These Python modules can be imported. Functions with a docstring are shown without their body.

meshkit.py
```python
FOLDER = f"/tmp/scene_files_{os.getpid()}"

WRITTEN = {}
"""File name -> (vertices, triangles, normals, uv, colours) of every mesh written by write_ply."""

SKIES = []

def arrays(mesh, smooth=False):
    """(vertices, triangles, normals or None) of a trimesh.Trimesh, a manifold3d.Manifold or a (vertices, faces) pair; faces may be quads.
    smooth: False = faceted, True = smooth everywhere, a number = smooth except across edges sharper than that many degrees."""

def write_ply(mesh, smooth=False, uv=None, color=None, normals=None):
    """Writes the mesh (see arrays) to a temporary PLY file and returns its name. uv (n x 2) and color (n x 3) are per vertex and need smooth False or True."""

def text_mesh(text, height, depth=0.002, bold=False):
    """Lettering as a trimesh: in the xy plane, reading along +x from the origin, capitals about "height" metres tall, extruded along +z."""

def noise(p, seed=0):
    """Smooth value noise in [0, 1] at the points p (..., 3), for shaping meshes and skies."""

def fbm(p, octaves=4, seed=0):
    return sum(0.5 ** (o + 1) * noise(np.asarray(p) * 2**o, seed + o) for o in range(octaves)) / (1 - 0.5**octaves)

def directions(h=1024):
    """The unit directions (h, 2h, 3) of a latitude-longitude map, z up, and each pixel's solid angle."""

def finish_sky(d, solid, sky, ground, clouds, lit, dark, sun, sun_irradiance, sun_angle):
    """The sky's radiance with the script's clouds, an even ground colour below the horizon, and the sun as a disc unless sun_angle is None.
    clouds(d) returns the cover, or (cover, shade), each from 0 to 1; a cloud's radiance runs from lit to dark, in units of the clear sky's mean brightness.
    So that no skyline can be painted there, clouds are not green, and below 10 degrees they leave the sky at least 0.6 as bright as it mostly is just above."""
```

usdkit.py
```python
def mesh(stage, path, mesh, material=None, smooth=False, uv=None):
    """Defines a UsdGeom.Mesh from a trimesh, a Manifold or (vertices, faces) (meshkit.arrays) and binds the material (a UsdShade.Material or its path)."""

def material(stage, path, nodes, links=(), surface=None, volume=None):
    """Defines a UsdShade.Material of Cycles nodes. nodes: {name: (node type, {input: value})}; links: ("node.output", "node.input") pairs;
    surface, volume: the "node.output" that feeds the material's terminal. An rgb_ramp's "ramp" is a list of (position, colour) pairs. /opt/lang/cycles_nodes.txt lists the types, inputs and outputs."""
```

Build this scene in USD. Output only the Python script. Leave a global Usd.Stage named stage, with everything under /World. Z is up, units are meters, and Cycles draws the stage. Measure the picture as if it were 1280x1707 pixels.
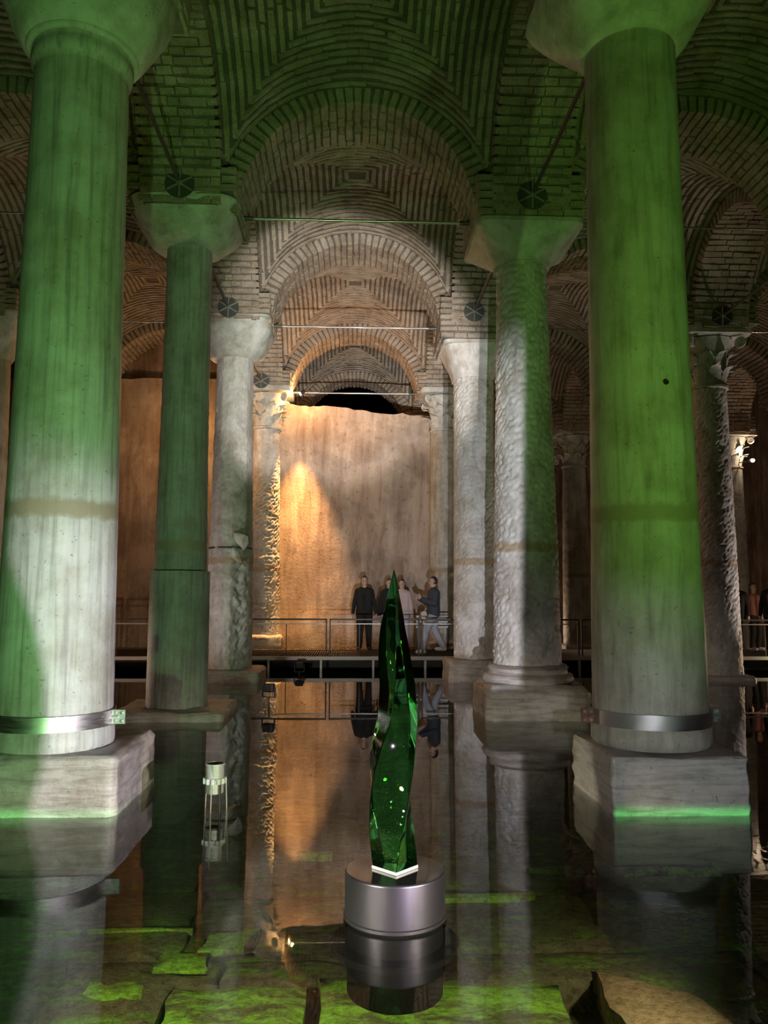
import math, random
import numpy as np, trimesh, usdkit, meshkit
import manifold3d as m3
from pxr import Usd, UsdGeom, UsdLux, Gf, Sdf
from shapely.geometry import Polygon

rng = np.random.default_rng(7)
random.seed(7)
stage = Usd.Stage.CreateInMemory()
UsdGeom.SetStageUpAxis(stage, 'Z')
UsdGeom.SetStageMetersPerUnit(stage, 1.0)
UsdGeom.Xform.Define(stage, '/World')
PI = math.pi

# ------------------------------------------------------------------ camera
F_PX, PITCH, YAW, ROLL, EYE = 1323.9, .1054, .0407, .0031, np.array([-.046, 0, 1.6])
def cam_axes():
    cp, sp, cy, sy = math.cos(PITCH), math.sin(PITCH), math.cos(YAW), math.sin(YAW)
    F = np.array([sy*cp, cy*cp, sp]); R0 = np.array([cy, -sy, 0]); U0 = np.cross(R0, F)
    R = R0*math.cos(ROLL) + U0*math.sin(ROLL)
    return R, np.cross(R, F), F
CR, CU, CF = cam_axes()
cam = UsdGeom.Camera.Define(stage, '/World/Camera')
cam.AddTransformOp().Set(Gf.Matrix4d(*CR, 0, *CU, 0, *(-CF), 0, *EYE, 1))
cam.CreateHorizontalApertureAttr(36.0); cam.CreateVerticalApertureAttr(36.0*1707/1280)
cam.CreateFocalLengthAttr(36.0*F_PX/1280)
cam.CreateClippingRangeAttr(Gf.Vec2f(.05, 200))
cam.CreateExposureAttr(0.35)
def project(P):
    w = np.asarray(P, float) - EYE
    d = w @ CF
    return 640 + F_PX*(w @ CR)/d, 853.5 - F_PX*(w @ CU)/d, d

# ------------------------------------------------------------------ lamps (the cistern's show lighting, plus added unseen fills)
def spot(name, pos, tgt, col, I, ang, soft, r=.05):
    L = UsdLux.SphereLight.Define(stage, '/World/' + name)
    L.CreateRadiusAttr(r); L.CreateIntensityAttr(I); L.CreateColorAttr(Gf.Vec3f(*col)); L.CreateNormalizeAttr(True)
    sh = UsdLux.ShapingAPI.Apply(L.GetPrim()); sh.CreateShapingConeAngleAttr(ang); sh.CreateShapingConeSoftnessAttr(soft)
    pos = np.array(pos, float); z = pos - np.array(tgt, float); z /= np.linalg.norm(z)
    x = np.cross([0, 0, 1] if abs(z[2]) < .99 else [0, 1, 0], z); x /= np.linalg.norm(x); y = np.cross(z, x)
    L.AddTransformOp().Set(Gf.Matrix4d(*x, 0, *y, 0, *z, 0, *pos, 1))
def bulb(name, pos, col, I, r=.05):
    L = UsdLux.SphereLight.Define(stage, '/World/' + name)
    L.CreateRadiusAttr(r); L.CreateIntensityAttr(I); L.CreateColorAttr(Gf.Vec3f(*col)); L.CreateNormalizeAttr(True)
    L.AddTranslateOp().Set(Gf.Vec3d(*pos))
GREEN, WHITE, WARM, AMBER = (.38, 1, .30), (.93, .91, 1.0), (1, .72, .48), (1, .50, .17)
# green uplights on the near columns and vault
spot('green_uplight_left', (-.9, 1.3, .25), (-2.7, 6.5, 3.4), GREEN, 165, 44, .9)
spot('green_uplight_right', (3.5, 1.3, .25), (2.8, 6.5, 4.9), (.38, 1, .17), 95, 38, .95)
spot('green_uplight_vault', (.3, 1.8, .25), (.2, 9.5, 8.0), (.44, 1, .08), 40, 42, .8)
spot('green_flood_far', (-.6, 1.2, .3), (-1.1, 11, 3.2), (.82, 1, .92), 95, 24, .9)
# white spots at the water's edge below the viewing platform, with unseen added fills among them
spot('white_spot_column', (2.0, .8, .3), (-2.95, 6.5, .9), (1, .82, 1.0), 480, 17, .8, .004)
spot('white_spot_pier', (.6, 1.5, .3), (2.6, 11, 1.9), WHITE, 780, 20, .45, .003)
spot('white_spot_vault', (1.0, 1.5, .3), (-.35, 15.6, 6.2), (1, .93, .9), 2500, 11.5, .35, .02)
spot('white_spot_back', (-1.0, 9.2, .3), (1.5, 20, 2.0), (1, .84, .76), 90, 26, .8)
spot('white_spot_faceted', (-3.9, 11.6, .3), (-2.4, 15.6, 3.2), (1, .95, .95), 45, 38, .8)
spot('white_fill_pedestals', (.6, .5, .9), (2.3, 6, .1), WHITE, 80, 18, 1)  # unseen fill added to lighten the right pedestal
spot('white_fill_pedestals_left', (1.2, .5, .9), (-2.5, 6, -.4), WHITE, 36, 13, .9)  # same kind of added fill, for the left pedestal
spot('floor_lamp_left', (-1.5, 2.3, .5), (-.6, 4.0, -.35), (1, .95, .66), 210, 30, .7)  # unseen pair added so the floor shows through the water
spot('floor_lamp_right', (1.8, 2.3, .5), (.75, 3.9, -.35), (1, .90, .66), 210, 30, .7)
spot('green_slot_lamp_left', (-.7, 1.0, .10), (-2.25, 5.8, .03), (.05, 1, .12), 240, 9, .5, .003)
spot('green_slot_lamp_right', (2.6, 1.0, .10), (2.3, 5.9, .03), (.05, 1, .12), 240, 9, .5, .003)
spot('green_slot_lamp_deck', (9.9, 16.5, .15), (9.9, 17.8, .26), (.2, 1, .3), 2, 40, .8)
# amber lamps at the far wall
spot('amber_spot_wall', (-1.46, 20.42, 6.79), (-1.38, 21.0, .2), AMBER, 1350, 20, 1, .03)
bulb('amber_spill', (-1.50, 20.45, 6.80), AMBER, 22, .015)
spot('amber_floor_wall', (-1.1, 20.3, .34), (-1.8, 21.2, 2.4), AMBER, 8, 60, 1)  # weak unseen fill added low on the wall
spot('amber_arch', (0, 17.0, .3), (0, 20.6, 7.9), AMBER, 300, 16, .6)
spot('amber_vault', (0, 16.6, .3), (0, 18.6, 8.5), AMBER, 50, 34, .8)
bulb('amber_lamp_aisle', (-4.0, 19.5, 5.8), AMBER, 26)
# side aisles: unseen warm bulbs added as fill, and a white spot
bulb('warm_lamp_right_aisle', (11.0, 17.0, .5), (1, .68, .45), 45)
bulb('warm_lamp_far_aisle', (4.6, 27.5, .5), (1, .68, .45), 50)
bulb('warm_lamp_left_aisle', (-6.3, 13.2, .5), (1, .7, .5), 32)
spot('white_spot_right_aisle', (11.5, 15.0, .4), (7.2, 15.6, 3.6), (1, .86, .8), 130, 34, .7)

# ------------------------------------------------------------------ helpers
USED = {}
def numbered(name, parent='/World'):
    k = parent + '/' + name
    n = USED.get(k, 0); USED[k] = n + 1
    return k if n == 0 else f'{k}_{n:03d}'
def tag(p, label=None, cat=None, group=None, kind=None):
    p = p.GetPrim() if hasattr(p, 'GetPrim') else p
    for k, v in (('label', label), ('category', cat), ('group', group), ('kind', kind)):
        if v: p.SetCustomDataByKey(k, v)
    return p
def thing(name, label, cat, loc=(0, 0, 0), rotz=0, group=None, kind=None):
    x = UsdGeom.Xform.Define(stage, numbered(name))
    x.AddTranslateOp().Set(Gf.Vec3d(*map(float, loc)))
    if rotz: x.AddRotateZOp().Set(math.degrees(rotz))
    return tag(x, label, cat, group, kind)
def obj(name, mesh, mat, parent=None, smooth=False, label=None, kind=None):
    path = numbered(name, str(parent.GetPath()) if parent else '/World')
    m = usdkit.mesh(stage, path, mesh, mat, smooth=smooth)
    return tag(m, label, kind=kind)
cat = trimesh.util.concatenate
def move(m, t): m = m.copy(); m.apply_translation(t); return m
def box(sx, sy, sz, c=(0, 0, 0), bev=0.0):
    if bev <= 0:
        b = trimesh.creation.box([sx, sy, sz]); b.apply_translation(c); return b
    x, y, z = sx/2, sy/2, sz/2; k = bev
    pts = [(i*(x-a), j*(y-b), l*(z-c2)) for i in (-1, 1) for j in (-1, 1) for l in (-1, 1) for a, b, c2 in ((0, k, k), (k, 0, k), (k, k, 0))]
    b = trimesh.convex.convex_hull(np.array(pts)); b.apply_translation(c); return b
def bar(a, b, r, n=8):
    a, b = np.array(a, float), np.array(b, float)
    return trimesh.creation.cylinder(radius=r, segment=[a, b], sections=n)
def boxbar(a, b, w, h):
    a, b = np.array(a, float), np.array(b, float); d = b-a; L = np.linalg.norm(d); d = d/L
    s = np.cross(d, [0, 0, 1.]); s = np.array([1., 0, 0]) if np.linalg.norm(s) < 1e-6 else s/np.linalg.norm(s)
    u = np.cross(s, d); m = trimesh.creation.box([w, L, h]); T = np.eye(4); T[:3, 0], T[:3, 1], T[:3, 2], T[:3, 3] = s, d, u, (a+b)/2
    m.apply_transform(T); return m
def grid_faces(nr, nc, wrap=False):
    i = np.arange(nr-1)[:, None]; j = np.arange(nc if wrap else nc-1)[None, :]; j2 = (j+1) % nc
    a, b, c, d = i*nc+j, i*nc+j2, (i+1)*nc+j2, (i+1)*nc+j
    a, b, c, d = [np.broadcast_to(q, (nr-1, j.shape[1])).ravel() for q in (a, b, c, d)]
    return np.vstack([np.stack([a, b, c], 1), np.stack([a, c, d], 1)])
def lathe(prof, n=48, cap=True):
    prof = np.array(prof, float)
    if cap: prof = np.vstack([[1e-4, prof[0, 1]], prof, [1e-4, prof[-1, 1]]])
    t = np.arange(n)/n*2*PI
    v = np.stack([prof[:, 0:1]*np.cos(t), prof[:, 0:1]*np.sin(t), np.repeat(prof[:, 1:2], n, 1)], -1).reshape(-1, 3)
    return trimesh.Trimesh(v, grid_faces(len(prof), n, True), process=False)
def torus(R, r, z, n=48, k=10):
    a = np.arange(k+1)/k*2*PI
    return lathe(np.stack([R+r*np.cos(a), z+r*np.sin(a)], 1), n, cap=False)
def rough(m, amp, scale, seed=0, octv=3):
    v = np.array(m.vertices); f = meshkit.fbm(v*scale, octv, seed)
    m = m.copy(); m.vertices = v + np.array(m.vertex_normals)*((f-.5)*2*amp)[:, None]; return m
def stone_block(sx, sy, sz, c, bev=.03, step=.06, amp=.012, scale=6, seed=0):
    b = box(sx, sy, sz, (0, 0, 0), bev)
    mm = m3.Manifold(m3.Mesh(np.asarray(b.vertices, np.float32), np.asarray(b.faces, np.uint32))).refine_to_length(step)
    q = mm.to_mesh(); t = trimesh.Trimesh(q.vert_properties[:, :3], q.tri_verts, process=True)
    t = rough(t, amp, np.array(scale), seed); t.apply_translation(c); return t

# ------------------------------------------------------------------ materials
def mat(name, nodes, links, surface='p.BSDF', volume=None):
    return usdkit.material(stage, '/World/Looks/' + name, nodes, links, surface=surface, volume=volume)
def plain(name, col, rough_=.5, metal=0.0, **kw):
    return mat(name, {'p': ('principled_bsdf', {'base_color': col, 'roughness': rough_, 'metallic': metal, **kw})}, [])
def mix(t, f=.5): return ('mix', {'mix_type': t, 'fac': f})
def marble(name, base, dark, streak=(5, 5, .35), ring=True, bump=.25, bscale=30, rough_=.5, grime=(.32, .265, .18)):
    """weathered marble: streaks that run up the stone, cloudy stains, an old water line at 2.3 m"""
    n = {'g': ('geometry', {}),
         'm': ('mapping', {'scale': streak}), 's': ('noise_texture', {'scale': 2.2, 'detail': 6, 'roughness': .62, 'distortion': .5}),
         'r': ('rgb_ramp', {'ramp': [(.30, dark), (.52, base), (.78, tuple(min(1, c*1.18) for c in base))]}),
         'c': ('noise_texture', {'scale': 2.3, 'detail': 7, 'roughness': .65}),
         'cr': ('rgb_ramp', {'ramp': [(.36, (.62, .56, .48)), (.58, (1, 1, 1))]}),
         'x1': mix('multiply', .75),
         'sp': ('noise_texture', {'scale': 26, 'detail': 3, 'roughness': .6}), 'spr': ('rgb_ramp', {'ramp': [(.29, (.3, .27, .22)), (.35, (1, 1, 1))]}), 'x3': mix('multiply', .6),
         'b1': ('noise_texture', {'scale': bscale, 'detail': 5, 'roughness': .65}),
         'b': ('bump', {'strength': bump, 'distance': .02}),
         'p': ('principled_bsdf', {'roughness': rough_, 'specular_ior_level': .35})}
    l = [('g.position', 'm.vector'), ('m.vector', 's.vector'), ('s.fac', 'r.fac'), ('g.position', 'c.vector'), ('c.fac', 'cr.fac'),
         ('r.color', 'x1.color1'), ('cr.color', 'x1.color2'), ('g.position', 'sp.vector'), ('sp.fac', 'spr.fac'), ('x1.color', 'x3.color1'), ('spr.color', 'x3.color2'),
         ('g.position', 'b1.vector'), ('b1.fac', 'b.height'), ('b.normal', 'p.normal')]
    last = 'x3.color'
    if ring:
        n.update({'z': ('separate_xyz', {}), 'zn': ('noise_texture', {'scale': 9, 'detail': 3}), 'za': ('math', {'math_type': 'multiply_add', 'value2': .10}),
                  'zr': ('rgb_ramp', {'ramp': [(.447, (0, 0, 0)), (.453, (1, 1, 1)), (.473, (1, 1, 1)), (.481, (0, 0, 0))]}), 'zd': ('math', {'math_type': 'divide', 'value2': 5.0}),
                  'zc': ('mix', {'color2': grime}), 'zf': ('math', {'math_type': 'multiply', 'value2': .9})})
        l += [('g.position', 'z.vector'), ('g.position', 'zn.vector'), ('zn.fac', 'za.value1'), ('z.z', 'za.value3'), ('za.value', 'zd.value1'), ('zd.value', 'zr.fac'),
              ('zr.color', 'zf.value1'), ('zf.value', 'zc.fac'), (last, 'zc.color1')]
        last = 'zc.color'
    l.append((last, 'p.base_color'))
    return mat(name, n, l)
M = {}
M['marble_near'] = marble('marble_near', (.56, .56, .545), (.29, .29, .285), (7, 7, .28), bump=.12)
M['marble_warm'] = marble('marble_warm', (.50, .48, .42), (.32, .30, .25), (5, 5, .5), bump=.15)
M['marble_grey'] = marble('marble_grey', (.40, .40, .39), (.25, .25, .24), (9, 9, .5), bump=.3)
M['marble_rough'] = marble('marble_rough', (.60, .58, .55), (.44, .42, .39), (3, 3, 1.2), bump=.5, bscale=22, grime=(.40, .30, .2))
M['stone_base'] = marble('stone_base', (.50, .47, .45), (.26, .235, .23), (1.0, 1.0, 9), ring=False, bump=.5, bscale=18)
M['capital'] = marble('capital', (.52, .53, .50), (.36, .36, .33), (2, 2, 2), ring=False, bump=.5, bscale=24)

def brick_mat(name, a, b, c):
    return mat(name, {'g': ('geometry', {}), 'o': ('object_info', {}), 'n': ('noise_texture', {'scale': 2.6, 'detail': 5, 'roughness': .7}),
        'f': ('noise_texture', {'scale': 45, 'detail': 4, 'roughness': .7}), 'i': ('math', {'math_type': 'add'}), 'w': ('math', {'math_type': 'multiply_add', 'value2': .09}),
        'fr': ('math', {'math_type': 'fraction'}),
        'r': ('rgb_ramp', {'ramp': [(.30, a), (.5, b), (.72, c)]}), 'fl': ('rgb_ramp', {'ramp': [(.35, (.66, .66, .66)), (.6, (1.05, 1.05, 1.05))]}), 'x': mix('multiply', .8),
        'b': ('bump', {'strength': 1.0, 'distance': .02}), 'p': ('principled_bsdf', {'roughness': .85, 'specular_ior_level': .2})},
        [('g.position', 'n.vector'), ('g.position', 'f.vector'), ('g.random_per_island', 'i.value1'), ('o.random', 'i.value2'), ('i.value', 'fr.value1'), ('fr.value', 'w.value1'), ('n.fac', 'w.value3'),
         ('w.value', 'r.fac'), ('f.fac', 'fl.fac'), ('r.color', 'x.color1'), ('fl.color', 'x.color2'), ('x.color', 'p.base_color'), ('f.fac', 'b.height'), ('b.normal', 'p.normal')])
M['brick'] = brick_mat('brick', (.25, .19, .14), (.37, .30, .23), (.50, .43, .35))
M['mortar'] = brick_mat('mortar', (.10, .085, .07), (.14, .12, .10), (.2, .175, .15))  # darkened to carry the shadow of the deep brick joints
M['mortar_mid_shaded'] = brick_mat('mortar_mid_shaded', (.13, .11, .09), (.19, .165, .135), (.26, .23, .2))  # joint shadow put into the colour, lighter version for arches and piers
def plaster(name, a, b, c):
    return mat(name, {'g': ('geometry', {}), 'm': ('mapping', {'scale': (2.2, 2.2, .35)}), 's': ('noise_texture', {'scale': 1.6, 'detail': 8, 'roughness': .66, 'distortion': .6}),
        'n': ('noise_texture', {'scale': 1.1, 'detail': 6, 'roughness': .6}), 'r': ('rgb_ramp', {'ramp': [(.33, a), (.5, b), (.68, c)]}),
        'r2': ('rgb_ramp', {'ramp': [(.38, (.76, .72, .68)), (.50, (.95, .95, .95)), (.53, (1.12, 1.1, 1.08)), (.7, (1.2, 1.18, 1.15))]}), 'x': mix('multiply', .85),
        'sp': ('noise_texture', {'scale': 9, 'detail': 5, 'roughness': .7}), 'spr': ('rgb_ramp', {'ramp': [(.30, (.45, .4, .36)), (.42, (1, 1, 1))]}), 'x2': mix('multiply', .7),
        'f': ('noise_texture', {'scale': 14, 'detail': 6, 'roughness': .7}), 'b': ('bump', {'strength': .55, 'distance': .03}), 'p': ('principled_bsdf', {'roughness': .8, 'specular_ior_level': .2})},
        [('g.position', 'm.vector'), ('m.vector', 's.vector'), ('s.fac', 'r.fac'), ('g.position', 'n.vector'), ('n.fac', 'r2.fac'), ('r.color', 'x.color1'), ('r2.color', 'x.color2'),
         ('g.position', 'sp.vector'), ('sp.fac', 'spr.fac'), ('x.color', 'x2.color1'), ('spr.color', 'x2.color2'), ('x2.color', 'p.base_color'),
         ('g.position', 'f.vector'), ('f.fac', 'b.height'), ('b.normal', 'p.normal')])
M['plaster'] = plaster('plaster', (.30, .22, .17), (.44, .35, .28), (.54, .46, .38))
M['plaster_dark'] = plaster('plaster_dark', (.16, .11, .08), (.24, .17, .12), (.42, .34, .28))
def paving(name, a, b, moss, t0, t1):
    return mat(name, {'g': ('geometry', {}), 'n': ('noise_texture', {'scale': 3.2, 'detail': 7, 'roughness': .68}), 'r': ('rgb_ramp', {'ramp': [(.33, a), (.62, b)]}),
        'qm': ('mapping', {'scale': (.8, 1.9, 1), 'rotation': (0, 0, .12)}), 'q': ('noise_texture', {'scale': 4.0, 'detail': 8, 'roughness': .7, 'distortion': .4}), 'qr': ('rgb_ramp', {'ramp': [(t0, (0, 0, 0)), (t1, (1, 1, 1))]}),
        'x': ('mix', {'color2': moss}), 'f': ('noise_texture', {'scale': 22, 'detail': 8, 'roughness': .75}), 'b': ('bump', {'strength': 1.0, 'distance': .06}), 'fr': ('rgb_ramp', {'ramp': [(.36, (.38, .36, .3)), (.56, (1.1, 1.1, 1.1))]}), 'y': ('mix', {'mix_type': 'multiply', 'fac': .85}),
        'p': ('principled_bsdf', {'roughness': .7, 'specular_ior_level': .25})},
        [('g.position', 'n.vector'), ('n.fac', 'r.fac'), ('g.position', 'qm.vector'), ('qm.vector', 'q.vector'), ('q.fac', 'qr.fac'), ('qr.color', 'x.fac'), ('r.color', 'x.color1'), ('x.color', 'y.color1'), ('f.fac', 'fr.fac'), ('fr.color', 'y.color2'), ('y.color', 'p.base_color'),
         ('g.position', 'f.vector'), ('f.fac', 'b.height'), ('b.normal', 'p.normal')])
MOSS = (.20, .36, .05)
M['paving'] = paving('paving', (.12, .10, .07), (.24, .20, .14), MOSS, .50, .62)
M['paving_moss_greenlit'] = paving('paving_moss_greenlit', (.13, .14, .06), (.26, .26, .12), (.40, .78, .09), .42, .55)  # moss colour that also holds painted green lamp light
M['paving_tan'] = paving('paving_tan', (.42, .26, .16), (.60, .40, .26), (.25, .25, .12), .66, .75)
M['bed'] = paving('bed', (.04, .04, .03), (.09, .08, .06), (.05, .10, .03), .5, .6)

M['steel'] = mat('steel', {'g': ('geometry', {}), 'm': ('mapping', {'scale': (1, 1, 30)}), 'n': ('noise_texture', {'scale': 8, 'detail': 4}), 'r': ('rgb_ramp', {'ramp': [(.3, (.36, .36, .36)), (.7, (.58, .58, .58))]}),
    'p': ('principled_bsdf', {'base_color': (.50, .49, .49), 'metallic': 1.0})}, [('g.position', 'm.vector'), ('m.vector', 'n.vector'), ('n.fac', 'r.fac'), ('r.color', 'p.roughness')])
M['rod'] = plain('rod', (.62, .62, .62), .28, 1.0)
M['rod_dark'] = plain('rod_dark', (.10, .085, .075), .5, .6)
M['plate'] = plain('plate', (.09, .095, .085), .5, .4)
M['plate_rib'] = plain('plate_rib', (.42, .42, .40), .4, .6)
M['scratch'] = plain('scratch', (.27, .25, .235), .8)
M['rust'] = plain('rust', (.22, .10, .07), .7, .3)
M['bolt'] = plain('bolt', (.72, .70, .62), .3, 1.0)
M['black_metal'] = plain('black_metal', (.022, .022, .024), .45, .2)
M['deck_steel'] = plain('deck_steel', (.34, .33, .32), .5, .5)
M['deck_dark'] = plain('deck_dark', (.05, .045, .04), .55, .3)
M['lamp_grey'] = plain('lamp_grey', (.42, .42, .42), .45, .2)
M['gloss_black'] = plain('gloss_black', (.085, .08, .105), .34, .9)
M['mirror_black'] = plain('mirror_black', (.02, .02, .024), .06, 0, specular_ior_level=.6)
M['wet_black'] = plain('wet_black', (.004, .004, .004), .7, 0, specular_ior_level=.05)
M['white_edge'] = plain('white_edge', (.8, .8, .8), .3)
M['glass'] = mat('glass', {'p': ('principled_bsdf', {'base_color': (.14, .74, .22), 'roughness': .02, 'transmission_weight': 1.0, 'ior': 1.5})}, [])
M['bubble'] = plain('bubble', (.75, .95, .8), .15)
M['water'] = mat('water', {'g': ('geometry', {}), 'n': ('noise_texture', {'scale': .9, 'detail': 2}), 'b': ('bump', {'strength': .05, 'distance': .02}),
    'i': ('separate_xyz', {}), 'a': ('math', {'math_type': 'absolute'}), 'c': ('math', {'math_type': 'subtract', 'value1': 1.0}), 'w': ('math', {'math_type': 'power', 'value2': 5.0}), 'f': ('math', {'math_type': 'multiply_add', 'value2': .98, 'value3': .02}),  # Fresnel (Schlick) of a level water surface
    't': ('transparent_bsdf', {'color': (.97, .98, .95)}), 'v': ('absorption_volume', {'color': (.46, .49, .35), 'density': 1.25}), 'q': ('glossy_bsdf', {'color': (1, 1, 1), 'roughness': .012}), 'x': ('mix_closure', {})},
    [('g.position', 'n.vector'), ('n.fac', 'b.height'), ('b.normal', 'q.normal'), ('g.incoming', 'i.vector'), ('i.z', 'a.value1'), ('a.value', 'c.value2'), ('c.value', 'w.value1'), ('w.value', 'f.value1'),
     ('f.value', 'x.fac'), ('t.BSDF', 'x.closure1'), ('q.BSDF', 'x.closure2')], surface='x.closure', volume='v.volume')
def emit(name, col, s): return mat(name, {'e': ('emission', {'color': col, 'strength': s})}, [], surface='e.emission')
M['glow_amber'] = emit('glow_amber', (1, .72, .4), 40)
M['glow_phone'] = emit('glow_phone', (.55, .7, 1), 1.2)
for nm, c, r_ in (('skin', (.52, .34, .26), .55), ('hair_dark', (.025, .02, .018), .6), ('cloth_black', (.010, .0095, .0095), .85), ('cloth_charcoal', (.013, .013, .012), .85), ('cloth_pink', (.52, .42, .42), .85),
                  ('cloth_denim', (.34, .35, .40), .85), ('cloth_navy', (.04, .05, .065), .8), ('cloth_white', (.62, .60, .58), .8), ('cloth_red', (.26, .11, .09), .8), ('shoe_black', (.02, .02, .02), .5), ('shoe_white', (.6, .6, .6), .5)):
    M[nm] = plain(nm, c, r_)

# ------------------------------------------------------------------ plan of the hall
ROW = {0: 2.0, 1: 6.54, 2: 11.08, 3: 15.62, 4: 20.9, 5: 25.4, 6: 29.9}
COL = {-2: -7.2, -1: -2.4, 1: 2.4, 2: 7.2, 3: 12.2}
SPRING, RISE, RING, AW, TOP = 6.87, 1.65, .27, 1.1, 7.42
PITCH_B = .115

def bricks_from(C, T, N, D, hl, hn, hd, jit=.004):
    """boxes at C with axes T (length), N (course), D (depth) and half sizes; returns (n,8,3)"""
    k = len(C); s = np.array([(i, j, l) for i in (-1, 1) for j in (-1, 1) for l in (-1, 1)], float)
    hl, hn, hd = (np.broadcast_to(np.asarray(h, float), (k,)) for h in (hl, hn, hd))
    P = C[:, None] + s[None, :, :1]*(T*hl[:, None])[:, None] + s[None, :, 1:2]*(N*hn[:, None])[:, None] + s[None, :, 2:]*(D*hd[:, None])[:, None]
    return P + rng.uniform(-jit, jit, P.shape)
BF = np.array([(0, 1, 3), (0, 3, 2), (4, 6, 7), (4, 7, 5), (0, 4, 5), (0, 5, 1), (2, 3, 7), (2, 7, 6), (0, 2, 6), (0, 6, 4), (1, 5, 7), (1, 7, 3)])
def put_bricks(parent, P, each=0, offset=np.zeros(3), name='brick'):
    """bricks P as parts: the largest `each` in the picture as meshes of their own, the rest joined as stuff"""
    f = BF
    v0 = P[0]; vol = np.dot(np.cross(v0[f[:, 1]]-v0[f[:, 0]], v0[f[:, 2]]-v0[f[:, 0]]), [0, 0, 1])
    c = P.mean(1); tri = P[0][f]; out = np.einsum('ij,ij->i', np.cross(tri[:, 1]-tri[:, 0], tri[:, 2]-tri[:, 0]), tri.mean(1)-c[0])
    if out.mean() < 0: f = f[:, ::-1]
    if each:
        X, Y, D = project(c + offset)
        bad = (X < -15) | (X > 1295) | (Y < -15) | (Y > 1720) | (D < .2)
        order = np.argsort(np.where(bad, 1e6, 0) + D)
        own, rest = order[:each], order[each:]
    else: own, rest = [], np.arange(len(P))
    for i in own: obj(name, (P[i], f), M['brick'], parent)
    if len(rest):
        V = P[rest].reshape(-1, 3); Fs = (f[None] + 8*np.arange(len(rest))[:, None, None]).reshape(-1, 3)
        obj('brickwork', (V, Fs), M['brick'], parent, kind='stuff')

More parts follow.
